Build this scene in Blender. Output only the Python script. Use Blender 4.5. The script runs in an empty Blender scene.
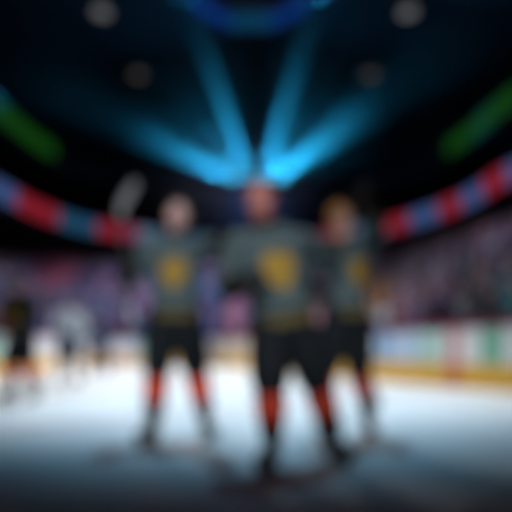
import bpy, bmesh, math, random
import numpy as np
from mathutils import Vector, Matrix
from mathutils.bvhtree import BVHTree
random.seed(7)
SC = bpy.context.scene
COL = SC.collection

# ------------------------------------------------------------------ camera, world, exposure, large lights
FPX, HOR, CAMH = 500.0, 348.0, 0.80          # focal length in pixels, horizon row, camera height
cd = bpy.data.cameras.new('camera')
cam = bpy.data.objects.new('camera', cd); COL.objects.link(cam)
cam.location = (0, 0, CAMH); cam.rotation_euler = (math.pi/2, 0, 0)
cd.sensor_width = 36.0; cd.lens = 36.0*FPX/512.0
cd.shift_y = (HOR-256.0)/512.0
cd.clip_end = 300
cd.dof.use_dof = True                        # the photograph is focused far in front of everything
cd.dof.focus_distance = 0.30
BLUR_PX = 25.5
ap = BLUR_PX/(FPX*(1/0.30-1/8.0))            # aperture diameter in metres
cd.dof.aperture_fstop = (cd.lens/1000.0)/ap
cd.dof.aperture_blades = 0
SC.camera = cam

w = bpy.data.worlds.new('arena_dark'); SC.world = w; w.use_nodes = True
w.node_tree.nodes['Background'].inputs[0].default_value = (0.012, 0.03, 0.06, 1)
w.node_tree.nodes['Background'].inputs[1].default_value = 0.10
SC.view_settings.view_transform = 'Standard'
SC.view_settings.look = 'None'
SC.view_settings.exposure = 0.0
SC.view_settings.gamma = 1.0
SC.view_settings.use_curve_mapping = False

def spot(loc, aim, power, angle, blend, color, size=0.15, parent=None, name='spot_light'):
    ld = bpy.data.lights.new(name, 'SPOT'); ld.energy = power; ld.spot_size = math.radians(angle)
    ld.spot_blend = blend; ld.color = color; ld.shadow_soft_size = size
    o = bpy.data.objects.new(name, ld); COL.objects.link(o)
    o.location = loc
    o.rotation_euler = (Vector(aim)-Vector(loc)).to_track_quat('-Z', 'Y').to_euler()
    return o

ICE_LIGHT = (0.97, 0.96, 0.97)
# rink floodlights: spots that sit in the lamp housings built further down (x, y, z, aim, power, angle, blend)
FLOODS = [(-4.2, 13.0, 17.0, (-2.2, 13.1, 0), 5700, 60, 0.5),
          (4.2, 13.0, 17.0, (0.4, 13.2, 0), 5300, 60, 0.5),
          (-7.4, 24.0, 16.9, (1.6, 14.0, 0), 6000, 46, 0.6),
          (7.3, 24.0, 16.9, (-3.8, 16.5, 0), 5200, 46, 0.6)]
for x, y, z, aim, pw, an, bl in FLOODS:
    spot((x, y, z-0.22), aim, pw, an, bl, ICE_LIGHT, 0.3, name='flood_light')
# two added fill spots behind the camera, brightening the celebrating players
spot((-4.0, -14.0, 8.0), (-0.25, 3.8, 1.29), 5800, 8.0, 0.6, (0.95, 0.97, 1.0), 0.2, name='player_fill')
spot((5.0, -14.0, 8.0), (0.0, 3.8, 1.29), 4400, 8.0, 0.6, (0.9, 0.96, 1.0), 0.2, name='player_fill')
# added blue fill spot overhead, only to tint the near ice
spot((0.0, 7.0, 17.0), (0.0, 6.8, 0.0), 7500, 29, 0.85, (0.20, 0.50, 0.72), 0.4, name='ice_fill')
# added fill spots without fixtures, brightening the crowd in the lower stands
for x, y, pw in ((10.5, 17.0, 3600), (-11.5, 19.0, 8500), (-2.0, 31.0, 15000)):
    spot((x*0.55, y*0.55+3, 15.5), (x*1.02, y, 2.5), pw, 75, 0.8, (0.62, 0.66, 1.0), 0.6, name='crowd_fill')

# ------------------------------------------------------------------ helpers
def px(x, y, Y):                                  # the point seen at pixel (x, y) at depth Y
    return Vector(((x-256.0)/FPX*Y, Y, CAMH+(HOR-y)/FPX*Y))
def proj(p):
    return 256+FPX*p[0]/p[1], HOR-FPX*(p[2]-CAMH)/p[1]

def mat(name, col, rough=0.6, spec=0.4, metal=0.0, noise=0.0, scale=30.0, emit=None, estr=0.0, sheen=0.0):
    m = bpy.data.materials.new(name); m.use_nodes = True
    nt = m.node_tree; b = nt.nodes['Principled BSDF']
    b.inputs['Base Color'].default_value = (*col, 1)
    b.inputs['Roughness'].default_value = rough
    b.inputs['Specular IOR Level'].default_value = spec
    b.inputs['Metallic'].default_value = metal
    if sheen: b.inputs['Sheen Weight'].default_value = sheen
    if noise:
        tc = nt.nodes.new('ShaderNodeTexCoord'); n = nt.nodes.new('ShaderNodeTexNoise')
        n.inputs['Scale'].default_value = scale; n.inputs['Detail'].default_value = 4
        r = nt.nodes.new('ShaderNodeValToRGB')
        r.color_ramp.elements[0].position = 0.3; r.color_ramp.elements[1].position = 0.7
        r.color_ramp.elements[0].color = (*[c*(1-noise) for c in col], 1)
        r.color_ramp.elements[1].color = (*[min(1, c*(1+noise)) for c in col], 1)
        nt.links.new(tc.outputs['Object'], n.inputs['Vector']); nt.links.new(n.outputs['Fac'], r.inputs[0])
        nt.links.new(r.outputs[0], b.inputs['Base Color'])
    if emit:
        b.inputs['Emission Color'].default_value = (*emit, 1); b.inputs['Emission Strength'].default_value = estr
    return m

class MB:
    """collects shapes for one mesh"""
    def __init__(s): s.v = []; s.f = []; s.m = []
    def add(s, vs, fs, m=0):
        b = len(s.v); s.v += [tuple(p) for p in vs]; s.f += [[b+i for i in f] for f in fs]; s.m += [m]*len(fs)
    def box(s, c, size, ax=None, m=0):
        X, Y, Z = ax or (Vector((1, 0, 0)), Vector((0, 1, 0)), Vector((0, 0, 1)))
        c = Vector(c); sx, sy, sz = [k/2 for k in size]
        vs = [c+X*(a*sx)+Y*(b*sy)+Z*(d*sz) for a in (-1, 1) for b in (-1, 1) for d in (-1, 1)]
        s.add(vs, [(0, 1, 3, 2), (4, 6, 7, 5), (0, 4, 5, 1), (2, 3, 7, 6), (0, 2, 6, 4), (1, 5, 7, 3)], m)
    def tube(s, pts, rads, side=(1, 0, 0), n=12, m=0, flat=False):
        pts = [Vector(p) for p in pts]; rads = [(r, r) if not isinstance(r, tuple) else r for r in rads]
        side = Vector(side); rings = []
        def frame(t):
            u = side-t*side.dot(t)
            if u.length < 1e-3: u = Vector((0, 1, 0))-t*t.y
            if u.length < 1e-3: u = Vector((0, 0, 1))
            u.normalize(); return u, t.cross(u)
        def ring(c, t, ra, rb):
            u, v = frame(t)
            rings.append([c+u*(ra*math.cos(2*math.pi*k/n))+v*(rb*math.sin(2*math.pi*k/n)) for k in range(n)])
        N = len(pts)
        for i, p in enumerate(pts):
            a, b = pts[max(i-1, 0)], pts[min(i+1, N-1)]
            t = (b-a).normalized(); ra, rb = rads[i]
            if i == 0 and not flat:
                for q in (75, 50, 25):
                    ring(p-t*(min(ra, rb)*math.sin(math.radians(q))), t, ra*math.cos(math.radians(q)), rb*math.cos(math.radians(q)))
            ring(p, t, ra, rb)
            if i == N-1 and not flat:
                for q in (25, 50, 75):
                    ring(p+t*(min(ra, rb)*math.sin(math.radians(q))), t, ra*math.cos(math.radians(q)), rb*math.cos(math.radians(q)))
        vs = [p for r in rings for p in r]; fs = []
        for i in range(len(rings)-1):
            for k in range(n):
                fs.append((i*n+k, i*n+(k+1) % n, (i+1)*n+(k+1) % n, (i+1)*n+k))
        fs.append(tuple(reversed(range(n)))); fs.append(tuple(range((len(rings)-1)*n, len(rings)*n)))
        s.add(vs, fs, m)
    def ell(s, c, r, ax=None, n=14, m=0):
        X, Y, Z = ax or (Vector((1, 0, 0)), Vector((0, 1, 0)), Vector((0, 0, 1)))
        c = Vector(c); vs = [c-Z*r[2]]; R = n//2
        for i in range(1, R):
            a = -math.pi/2+math.pi*i/R
            for k in range(n):
                b = 2*math.pi*k/n
                vs.append(c+X*(r[0]*math.cos(a)*math.cos(b))+Y*(r[1]*math.cos(a)*math.sin(b))+Z*(r[2]*math.sin(a)))
        vs.append(c+Z*r[2]); fs = [(0, 1+(k+1) % n, 1+k) for k in range(n)]
        for i in range(R-2):
            for k in range(n):
                fs.append((1+i*n+k, 1+i*n+(k+1) % n, 1+(i+1)*n+(k+1) % n, 1+(i+1)*n+k))
        L = len(vs)-1; o = 1+(R-2)*n
        fs += [(o+k, o+(k+1) % n, L) for k in range(n)]
        s.add(vs, fs, m)
    def mesh(s, name, mats, smooth=False):
        me = bpy.data.meshes.new(name); me.from_pydata([tuple(p) for p in s.v], [], s.f)
        for m in mats: me.materials.append(m)
        me.polygons.foreach_set('material_index', s.m)
        if smooth: me.polygons.foreach_set('use_smooth', [True]*len(s.f))
        me.update(); return me

def link(name, me, parent=None, label=None, cat=None, group=None, kind=None, loc=None):
    o = bpy.data.objects.new(name, me); COL.objects.link(o)
    if loc is not None: o.location = loc
    if parent is not None:
        o.parent = parent
        pl = parent.location if parent.parent is None else parent.location+parent.parent.location
        if loc is None: o.location = -pl
    for k, v in (('label', label), ('category', cat), ('group', group), ('kind', kind)):
        if v: o[k] = v
    return o
def empty(name, loc, label, cat, group=None, kind=None):
    return link(name, None, None, label, cat, group, kind, loc)
def child(name, me, parent, label=None):
    """part given in world coordinates; every root is unrotated, parts sit at the root's origin"""
    o = bpy.data.objects.new(name, me); COL.objects.link(o); o.parent = parent
    o.location = -parent.location if parent.parent is None else (0, 0, 0)
    if label: o['label'] = label
    return o

def remesh(mb, name, voxel, mats, smooth_it=3):
    """fuse the collected shapes into one continuous smooth surface"""
    me = mb.mesh(name+'_raw', [])
    o = bpy.data.objects.new('raw', me); COL.objects.link(o)
    r = o.modifiers.new('r', 'REMESH'); r.mode = 'VOXEL'; r.voxel_size = voxel
    if smooth_it:
        s = o.modifiers.new('s', 'SMOOTH'); s.factor = 0.5; s.iterations = smooth_it
    dg = bpy.context.evaluated_depsgraph_get()
    out = bpy.data.meshes.new_from_object(o.evaluated_get(dg))
    out.name = name
    bpy.data.objects.remove(o); bpy.data.meshes.remove(me)
    out.materials.clear()
    for m in mats: out.materials.append(m)
    out.polygons.foreach_set('use_smooth', [True]*len(out.polygons))
    return out
def paint(me, fn):
    """material slot of each face from the place of the face on the thing"""
    me.polygons.foreach_set('material_index', [fn(p.center) for p in me.polygons]); me.update()

# ------------------------------------------------------------------ materials
def ice_material():
    m = mat('ice', (0.80, 0.90, 0.94), 0.5, 0.2)
    nt = m.node_tree; b = nt.nodes['Principled BSDF']
    tc = nt.nodes.new('ShaderNodeTexCoord')
    mp = nt.nodes.new('ShaderNodeMapping'); mp.inputs['Scale'].default_value = (1.2, 0.35, 1)
    n = nt.nodes.new('ShaderNodeTexNoise'); n.inputs['Scale'].default_value = 3.0; n.inputs['Detail'].default_value = 8
    r = nt.nodes.new('ShaderNodeValToRGB')
    r.color_ramp.elements[0].color = (0.76, 0.83, 0.86, 1); r.color_ramp.elements[1].color = (0.87, 0.92, 0.94, 1)
    r2 = nt.nodes.new('ShaderNodeMapRange'); r2.inputs[3].default_value = 0.42; r2.inputs[4].default_value = 0.6
    nt.links.new(tc.outputs['Object'], mp.inputs[0]); nt.links.new(mp.outputs[0], n.inputs['Vector'])
    nt.links.new(n.outputs['Fac'], r.inputs[0]); nt.links.new(r.outputs[0], b.inputs['Base Color'])
    nt.links.new(n.outputs['Fac'], r2.inputs[0]); nt.links.new(r2.outputs[0], b.inputs['Roughness'])
    return m
ICE = ice_material()
CONC = mat('dark_concrete', (0.05, 0.05, 0.065), 0.9, 0.2, noise=0.3, scale=3)
DARK = mat('dark_paint', (0.012, 0.014, 0.02), 0.8, 0.2, noise=0.3, scale=2)
STEEL = mat('dark_steel', (0.03, 0.035, 0.045), 0.5, 0.5, 0.6)
BWHITE = mat('board_white', (0.82, 0.85, 0.86), 0.4, 0.4, noise=0.05, scale=4)
BBLUE = mat('board_blue', (0.16, 0.36, 0.66), 0.4); BTEAL = mat('board_teal', (0.36, 0.66, 0.60), 0.4)
BGREEN = mat('board_green', (0.20, 0.52, 0.38), 0.4); BPINK = mat('board_red_stripe', (0.66, 0.36, 0.38), 0.4)
BCREAM = mat('board_cream', (0.70, 0.60, 0.50), 0.4); BPALE = mat('board_pale_blue', (0.50, 0.66, 0.86), 0.4)
KICK = mat('kick_plate_yellow', (0.82, 0.47, 0.06), 0.4); KICKRED = mat('kick_plate_red', (0.62, 0.17, 0.05), 0.4)
CAP = mat('cap_rail_red', (0.20, 0.02, 0.05), 0.4)
PADV = mat('advert_mark_white', (0.80, 0.84, 0.86), 0.4)
def glass_material():
    m = bpy.data.materials.new('rink_glass'); m.use_nodes = True; nt = m.node_tree
    nt.nodes.remove(nt.nodes['Principled BSDF'])
    t = nt.nodes.new('ShaderNodeBsdfTransparent'); t.inputs[0].default_value = (0.93, 0.97, 0.97, 1)
    g = nt.nodes.new('ShaderNodeBsdfGlossy'); g.inputs['Roughness'].default_value = 0.08
    fr = nt.nodes.new('ShaderNodeFresnel'); fr.inputs[0].default_value = 1.35
    mx = nt.nodes.new('ShaderNodeMixShader')
    ge = nt.nodes.new('ShaderNodeNewGeometry'); su = nt.nodes.new('ShaderNodeMath'); su.operation = 'SUBTRACT'; su.use_clamp = True
    nt.links.new(fr.outputs[0], su.inputs[0]); nt.links.new(ge.outputs['Backfacing'], su.inputs[1]); nt.links.new(su.outputs[0], mx.inputs[0]); nt.links.new(t.outputs[0], mx.inputs[1]); nt.links.new(g.outputs[0], mx.inputs[2])
    nt.links.new(mx.outputs[0], nt.nodes['Material Output'].inputs['Surface'])
    return m
GLASS = glass_material()
def led(name, col, s): return mat(name, (0.01, 0.01, 0.01), 0.7, 0.03, emit=col, estr=s)
LRED = led('led_red', (1.0, 0.05, 0.10), 0.24); LBLUE = led('led_blue', (0.10, 0.19, 0.50), 0.42)
LNAVY = led('led_navy', (0.05, 0.22, 0.45), 0.30); LMAG = led('led_magenta', (0.9, 0.05, 0.22), 0.26)
LPALE = led('led_pale_blue', (0.22, 0.34, 0.5), 0.38)
LGREEN = led('led_green', (0.06, 0.50, 0.02), 0.10)
LSCORE = led('led_score_blue', (0.01, 0.12, 0.70), 0.22); LTEAL = led('led_score_teal', (0.01, 0.16, 0.36), 0.26)
LAMP = led('lamp_face_lit', (0.95, 0.97, 1.0), 0.16); LAMPDIM = led('lamp_face_dim', (1.0, 0.8, 0.55), 0.08)
LENS = led('lens_blue_lit', (0.08, 0.6, 1.0), 12.0)

# ------------------------------------------------------------------ plan curves
def spline(pts, n=24):
    P = [Vector(p) for p in pts]; out = []
    for i in range(len(P)-1):
        a, b, c, d = P[max(i-1, 0)], P[i], P[i+1], P[min(i+2, len(P)-1)]
        for k in range(n):
            t = k/n
            out.append(0.5*((2*b)+(c-a)*t+(2*a-5*b+4*c-d)*t*t+(3*b-a-3*c+d)*t**3))
    out.append(P[-1]); return out
class Curve:
    """a plan line ordered from the near right end round to the near left end; outward normal away from the ice"""
    def __init__(s, pts):
        s.p = pts; s.s = [0.0]
        for a, b in zip(pts, pts[1:]): s.s.append(s.s[-1]+(b-a).length)
        s.len = s.s[-1]
    def at(s, d):
        d = min(max(d, 0), s.len-1e-6); i = int(np.searchsorted(s.s, d, 'right'))-1
        i = min(i, len(s.p)-2); t = (d-s.s[i])/(s.s[i+1]-s.s[i])
        p = s.p[i].lerp(s.p[i+1], t); tn = (s.p[i+1]-s.p[i]).normalized()
        return p, tn, Vector((tn.y, -tn.x))
    def offset(s, d):
        out = []
        for i, p in enumerate(s.p):
            tn = (s.p[min(i+1, len(s.p)-1)]-s.p[max(i-1, 0)]).normalized()
            out.append(p+Vector((tn.y, -tn.x))*d)
        return Curve(out)
    def at_px(s, x):
        """the distance along the line at which the camera sees it in column x (first crossing from the right)"""
        best, bd = 0, 1e9
        for p, d in zip(s.p, s.s):
            if p.y < 1.0: continue
            e = abs(256+FPX*p.x/p.y-x)
            if e < bd: best, bd = d, e
        return best
    def samples(s, a, b, step=0.25):
        n = max(1, int(math.ceil((b-a)/step)))
        return [s.at(a+(b-a)*k/n) for k in range(n+1)]
def wall_strip(mb, cv, a, b, z0, z1, t0, t1, m=0, step=0.25):
    """solid strip standing along the line from a to b, between offsets t0 and t1 outward and heights z0 and z1"""
    S = cv.samples(a, b, step); vs = []; fs = []
    for p, tn, nm in S:
        for t, z in ((t0, z0), (t0, z1), (t1, z1), (t1, z0)):
            q = p+nm*t; vs.append((q.x, q.y, z))
    for i in range(len(S)-1):
        o = i*4
        for k in range(4): fs.append((o+k, o+(k+1) % 4, o+4+(k+1) % 4, o+4+k))
    fs.append((3, 2, 1, 0)); e = (len(S)-1)*4; fs.append((e, e+1, e+2, e+3))
    mb.add(vs, fs, m)

BC = Curve(spline([(8.3, 1.7), (6.4, 5.3), (4.63, 9.05), (2.88, 12.6), (1.1, 16.4), (-0.75, 20.3), (-2.6, 22.9), (-4.6, 23.3),
                   (-6.2, 21.8), (-7.0, 19), (-7.4, 15), (-7.8, 10), (-8.4, 5), (-9, 1)]))
def rib_pt(x, y, H=8.5):
    Y = (H-CAMH)*FPX/(HOR-y); return ((x-256)/FPX*Y, Y)
RC = Curve(spline([(15.5, 10), (13.2, 16.5)]+[rib_pt(*q) for q in ((512, 172), (470, 197), (440, 210), (410, 220), (375, 229), (330, 237),
                   (256, 243), (190, 240), (140, 234), (110, 230), (75, 223), (35, 208), (0, 190))]+[(-13.6, 18), (-15, 11)]))
UC = Curve(spline([(16.5, 14), (14.6, 20), (13.5, 26.4), (12.7, 33.3), (10, 38.5), (4, 41), (-4, 41), (-11, 38.5), (-13.7, 33.3),
                   (-14.3, 27.7), (-15.0, 21), (-16.5, 14)]))

# ------------------------------------------------------------------ the setting
mb = MB(); mb.box((0, 22, -0.1), (64, 76, 0.2)); link('floor', mb.mesh('floor', [ICE]), label='white ice sheet of the rink, dark towards the camera', kind='structure')
mb = MB(); mb.box((0, 21, 22.15), (60, 74, 0.3)); link('ceiling', mb.mesh('ceiling', [DARK]), label='dark arena roof lost in shadow', kind='structure')
for nm, c, sz in (('wall_back', (0, 56, 11), (60, 0.4, 22.0)), ('wall_left', (-28, 21, 11), (0.4, 70, 22.0)), ('wall_right', (28, 21, 11), (0.4, 70, 22.0))):
    mb = MB(); mb.box(c, sz); link(nm, mb.mesh(nm, [DARK]), label='dark outer wall of the arena bowl', kind='structure')

# red line painted across the ice and up the boards
pa, pb = Vector((4.02, 10.2, 0)), Vector((-3.6, 3.9, 0))
d = (pb-pa).normalized(); q = Vector((-d.y, d.x, 0))
mb = MB(); mb.box((pa+pb)/2+Vector((0, 0, 0.002)), ((pb-pa).length, 0.09, 0.004), (d, q, Vector((0, 0, 1))))
link('line_marking', mb.mesh('line', [mat('ice_line_red', (0.72, 0.30, 0.34), 0.3)]), label='thin faded red line under the ice from left to the right boards', kind='structure')

# terraces of the lower stand
NROW, D0, DR, Z0, ZR = 13, 1.5, 0.92, 0.55, 0.41
mb = MB()
for k in range(NROW):
    wall_strip(mb, BC, 0, BC.len, 0.0, Z0+ZR*k, D0+DR*k, D0+DR*(k+1)+(0.02 if k < NROW-1 else 2.0), step=0.5)
link('terrace_floor', mb.mesh('terrace', [CONC]), label='dark stepped terraces of the lower stand behind the boards', kind='structure')
# balcony ring that carries the ribbon display, and the ring above it with the green displays
mb = MB()
wall_strip(mb, RC, 0, RC.len, 7.75, 9.25, 0.10, 0.5, step=0.6)
wall_strip(mb, RC, 0, RC.len, 7.75, 8.0, 0.5, 7.5, step=0.6)
for k in range(4): wall_strip(mb, RC, 0, RC.len, 8.0, 8.3+0.5*k, 0.9+0.8*k, 1.7+0.8*k+0.01, step=0.6)
link('balcony_slab', mb.mesh('balcony', [DARK]), label='dark balcony ring behind the ribbon display', kind='structure')
mb = MB()
wall_strip(mb, UC, 0, UC.len, 13.2, 14.9, 0.12, 0.6, step=0.6); wall_strip(mb, UC, 0, UC.len, 13.2, 13.5, 0.6, 7.0, step=0.6)
link('upper_balcony_slab', mb.mesh('upper_balcony', [DARK]), label='dark upper balcony ring behind the green displays', kind='structure')

# ------------------------------------------------------------------ rink boards
def board_thing(label, a, b, segs, nmpanes):
    a, b = a+0.012, b-0.012
    p0, _, _ = BC.at((a+b)/2)
    root = empty('rink_boards', (p0.x, p0.y, 0), label, 'rink boards', 'boards around the rink')
    m = MB(); wall_strip(m, BC, a, b, 0.0, 1.20, 0.02, 0.16); child('board_core', m.mesh('core', [BWHITE]), root)
    cur = a
    for s0, s1, mt, lab in segs:
        m = MB(); wall_strip(m, BC, s0, s1, 0.49, 1.19, 0.0, 0.02)
        # plain pale block and bar in the middle of a coloured advert
        if mt in (BBLUE, BGREEN, BTEAL) and s1-s0 > 0.5:
            c = (s0+s1)/2; wdt = (s1-s0)*0.28
            wall_strip(m, BC, c-wdt, c+wdt, 0.64, 0.72, -0.004, 0.0, 1)
            wall_strip(m, BC, c-wdt*0.5, c+wdt*0.5, 0.78, 1.02, -0.004, 0.0, 1)
        child('advert_panel', m.mesh('advert', [mt, PADV]), root, lab)
    m = MB(); r0 = BC.at_px(460); r1 = BC.at_px(446)
    if a <= r0 and r1 <= b:
        wall_strip(m, BC, a, r0, 0.0, 0.48, -0.012, 0.02); wall_strip(m, BC, r0, r1, 0.0, 0.48, -0.012, 0.02, 1); wall_strip(m, BC, r1, b, 0.0, 0.48, -0.012, 0.02)
    else: wall_strip(m, BC, a, b, 0.0, 0.48, -0.012, 0.02)
    child('kick_plate', m.mesh('kick', [KICK, KICKRED]), root, 'yellow kick plate')
    m = MB(); wall_strip(m, BC, a, b, 1.20, 1.33, -0.03, 0.20); child('cap_rail', m.mesh('cap', [CAP]), root, 'dark red cap rail')
    for k in range(nmpanes):
        s0, s1 = a+0.03+(b-a-0.06)*k/nmpanes, a+0.03+(b-a-0.06)*(k+1)/nmpanes
        m = MB(); wall_strip(m, BC, s0+0.03, s1-0.03, 1.33, 2.9, 0.08, 0.094); child('glass_pane', m.mesh('pane', [GLASS]), root)
        m = MB(); wall_strip(m, BC, s0-0.02, s0+0.02, 1.33, 2.92, 0.07, 0.11); child('glass_post', m.mesh('post', [STEEL]), root)
def X(x): return BC.at_px(x)
sR0, sR1, sE1, sL1 = 0.0, X(330), X(135), BC.len
rp = [(X(530), X(503), BWHITE, 'white advert panel'), (X(503), X(478), BGREEN, 'green advert panel'), (X(478), X(461), BWHITE, 'white advert panel'),
      (X(459), X(447), BPINK, 'red line stripe'), (X(446), X(441), BWHITE, 'white advert panel'), (X(441), X(418), BTEAL, 'teal advert panel'),
      (X(417), X(389), BPALE, 'pale blue advert panel'), (X(388), X(360), BBLUE, 'blue advert panel'), (X(359), X(340), BWHITE, 'white advert panel')]
ep = [(X(255), X(232), BCREAM, 'cream advert panel'), (X(231), X(214), BCREAM, 'cream advert panel'), (X(150), X(138), BGREEN, 'green advert panel')]
nearleft = [d_ for p_, d_ in zip(BC.p, BC.s) if p_.x < -6.5]
def XL(x):                                        # columns of the left hand run only
    best, bd = 0, 1e9
    for p, d_ in zip(BC.p, BC.s):
        if p.x > -5.5 or p.y < 2: continue
        e = abs(256+FPX*p.x/p.y-x)
        if e < bd: best, bd = d_, e
    return best
lp = [(XL(128), XL(112), BWHITE, 'white advert panel'), (XL(110), XL(92), BPALE, 'pale blue advert panel'), (XL(60), XL(40), BWHITE, 'white advert panel'),
      (XL(16), XL(-14), BGREEN, 'green advert panel')]
board_thing('white boards with adverts, yellow kick plate and red cap along the right', sR0, sR1, rp, 12)
board_thing('curved boards at the far end behind the three celebrating players', sR1, sE1, ep, 10)
board_thing('boards along the left, behind the far skaters', sE1, sL1, [s for s in lp if s[0] > sE1 and s[1] > s[0]], 12)

# ------------------------------------------------------------------ ribbon display and green displays
rb = empty('ribbon_display', (RC.at(RC.len/2)[0].x, RC.at(RC.len/2)[0].y, 7.9), 'long ribbon display of red and blue blocks round the balcony front', 'display')
edges = [(620, LRED), (560, LBLUE), (507, LRED), (483, LBLUE), (461, LRED), (439, LBLUE), (408, LRED), (386, LPALE), (345, LRED), (320, LNAVY),
         (290, LMAG), (262, LNAVY), (236, LMAG), (210, LNAVY), (180, LNAVY), (156, LPALE), (137, LMAG), (124, LRED), (98, LNAVY), (58, LRED), (17, LBLUE), (-12, LRED), (-60, LBLUE)]
sx = [RC.at_px(e[0]) for e in edges]+[RC.len]
for i, (e, mt) in enumerate(edges):
    a, b = (0 if i == 0 else sx[i]), sx[i+1]
    if b-a < 0.05: continue
    m = MB(); wall_strip(m, RC, a, b, 8.06, 8.96, 0.0, 0.10, step=0.4)
    child('display_block', m.mesh('block', [mt]), rb, {LRED: 'red block', LMAG: 'magenta block', LPALE: 'pale blue block'}.get(mt, 'blue block'))
for side, x0, x1 in (('right', 520, 446), ('left', 54, -10)):
    a, b = UC.at_px(x0), UC.at_px(x1)
    c = UC.at((a+b)/2)[0]
    g = empty('green_display', (c.x, c.y, 13.4), 'slanting green light strip on the upper balcony at the %s' % side, 'display', 'green displays on the upper balcony')
    m = MB(); wall_strip(m, UC, a-0.1, b+0.1, 13.35, 14.75, 0.04, 0.12, step=0.5); child('housing', m.mesh('housing', [STEEL]), g)
    m = MB(); wall_strip(m, UC, a, b, 13.55, 14.55, 0.0, 0.04, step=0.5); child('light_strip', m.mesh('strip', [LGREEN]), g)

# ------------------------------------------------------------------ roof: lamps, scoreboard, lighting truss, haze
def lamp_fixture(x, y, z, lit, label, group):
    r = empty('flood_lamp', (x, y, z), label, 'lamp', group)
    m = MB(); m.box((x, y, z+0.1), (0.9, 0.9, 0.16)); m.tube([(x, y, z+0.18), (x, y, z+0.35)], [0.26, 0.12], n=16, flat=True); child('housing', m.mesh('housing', [STEEL]), r)
    m = MB(); m.tube([(x, y, z-0.005), (x, y, z+0.02)], [0.38, 0.38], n=24, flat=True); child('lamp_face', m.mesh('face', [LAMP if lit else LAMPDIM]), r)
    m = MB(); m.tube([(x, y, z+0.35), (x, y, 22.0)], [0.03, 0.03], n=8, flat=True); child('hanging_rod', m.mesh('rod', [STEEL]), r)
lamp_fixture(-7.4, 24.0, 16.9, True, 'lit white flood lamp under the roof, upper left', 'lit flood lamps')
lamp_fixture(7.3, 24.0, 16.9, True, 'lit white flood lamp under the roof, upper right', 'lit flood lamps')
lamp_fixture(-4.2, 13.0, 17.0, True, 'lit white flood lamp above the middle of the ice, left one', 'lit flood lamps')
lamp_fixture(4.2, 13.0, 17.0, True, 'lit white flood lamp above the middle of the ice, right one', 'lit flood lamps')
lamp_fixture(-7.3, 31.0, 17.7, False, 'dim warm lamp under the roof behind the left flood lamp', 'dim lamps')
lamp_fixture(7.1, 31.0, 17.7, False, 'dim warm lamp under the roof behind the right flood lamp', 'dim lamps')

# roof trusses
def truss_mesh(x0, x1, y, z, h, wd):
    m = MB(); n = int((x1-x0)/1.2)
    for dz in (0, h):
        for dy in (-wd/2, wd/2): m.tube([(x0, y+dy, z+dz), (x1, y+dy, z+dz)], [0.05, 0.05], n=6, side=(0, 1, 0), flat=True)
    for k in range(n):
        a, b = x0+(x1-x0)*k/n, x0+(x1-x0)*(k+1)/n
        for dy in (-wd/2, wd/2):
            m.tube([(a, y+dy, z if k % 2 else z+h), (b, y+dy, z+h if k % 2 else z)], [0.03, 0.03], n=5, side=(0, 1, 0), flat=True)
        m.tube([(a, y-wd/2, z), (a, y+wd/2, z)], [0.03, 0.03], n=5, flat=True)
    return m.mesh('truss', [STEEL])
for y in (20.0, 27.5, 38.0, 46.0):
    link('roof_beam', truss_mesh(-27.7, 27.7, y, 20.4, 1.55, 0.8), label='dark lattice roof truss crossing the arena', kind='structure')

# centre hung scoreboard
SY, SXC = 22.5, -0.25
sb = empty('scoreboard', (SXC, SY, 16.5), 'dark hanging scoreboard with glowing blue lower ring, at the top centre', 'scoreboard')
m = MB(); m.box((SXC, SY, 18.6), (4.0, 3.6, 3.0)); child('housing', m.mesh('housing', [STEEL]), sb)
for sgn, ax in ((-1, 0), (1, 0), (-1, 1), (1, 1)):
    m = MB()
    if ax == 0: m.box((SXC, SY+sgn*1.83, 18.6), (3.6, 0.06, 2.5))
    else: m.box((SXC+sgn*2.03, SY, 18.6), (0.06, 3.2, 2.5))
    child('screen', m.mesh('screen', [LTEAL]), sb)
OCT = [(SXC+2.55*math.cos(t)*1.05, SY+2.3*math.sin(t)) for t in [math.radians(22.5+45*k) for k in range(8)]]
ring = MB()
for k in range(8):
    a, b = Vector(OCT[k]), Vector(OCT[(k+1) % 8]); tn = (b-a).normalized(); c = (a+b)/2
    ring.box((c.x, c.y, 16.95), ((b-a).length+0.06, 0.22, 0.75), (Vector((tn.x, tn.y, 0)), Vector((-tn.y, tn.x, 0)), Vector((0, 0, 1))), 1 if k in (1, 5) else 0)
child('light_ring', ring.mesh('ring', [LSCORE, LTEAL]), sb, 'blue glowing lower ring')
m = MB()
for a in range(4):
    c = OCT[a*2]; m.tube([(SXC+(c[0]-SXC)*0.7, SY+(c[1]-SY)*0.7, 17.2), (c[0], c[1], 17.0)], [0.06, 0.06], n=6, flat=True)
child('bracket', m.mesh('bracket', [STEEL]), sb)
for dx in (-1.6, 1.6):
    for dy in (-1.4, 1.4):
        m = MB(); m.tube([(SXC+dx, SY+dy, 20.05), (SXC+dx, SY+dy, 22.0)], [0.03, 0.03], n=6, flat=True); child('hanging_cable', m.mesh('cable', [STEEL]), sb)

# lighting truss at the far end, with the moving heads that throw the blue beams
TY, TZ = 36.0, 12.7
tr = empty('lighting_truss', (0, TY, TZ), 'dark lighting truss hanging at the far end behind the blue beams', 'truss')
m2 = MB(); child('lattice', truss_mesh(-5.5, 5.5, TY, TZ, 0.6, 0.6), tr)
for x in (-5.0, 0.0, 5.0):
    m = MB(); m.tube([(x, TY, TZ+0.55), (x, TY, 22.0)], [0.03, 0.03], n=6, flat=True); child('hanging_cable', m.mesh('cable', [STEEL]), tr)
BEAM = (0.02, 0.43, 0.88); BEAM_K = 10.5
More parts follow.
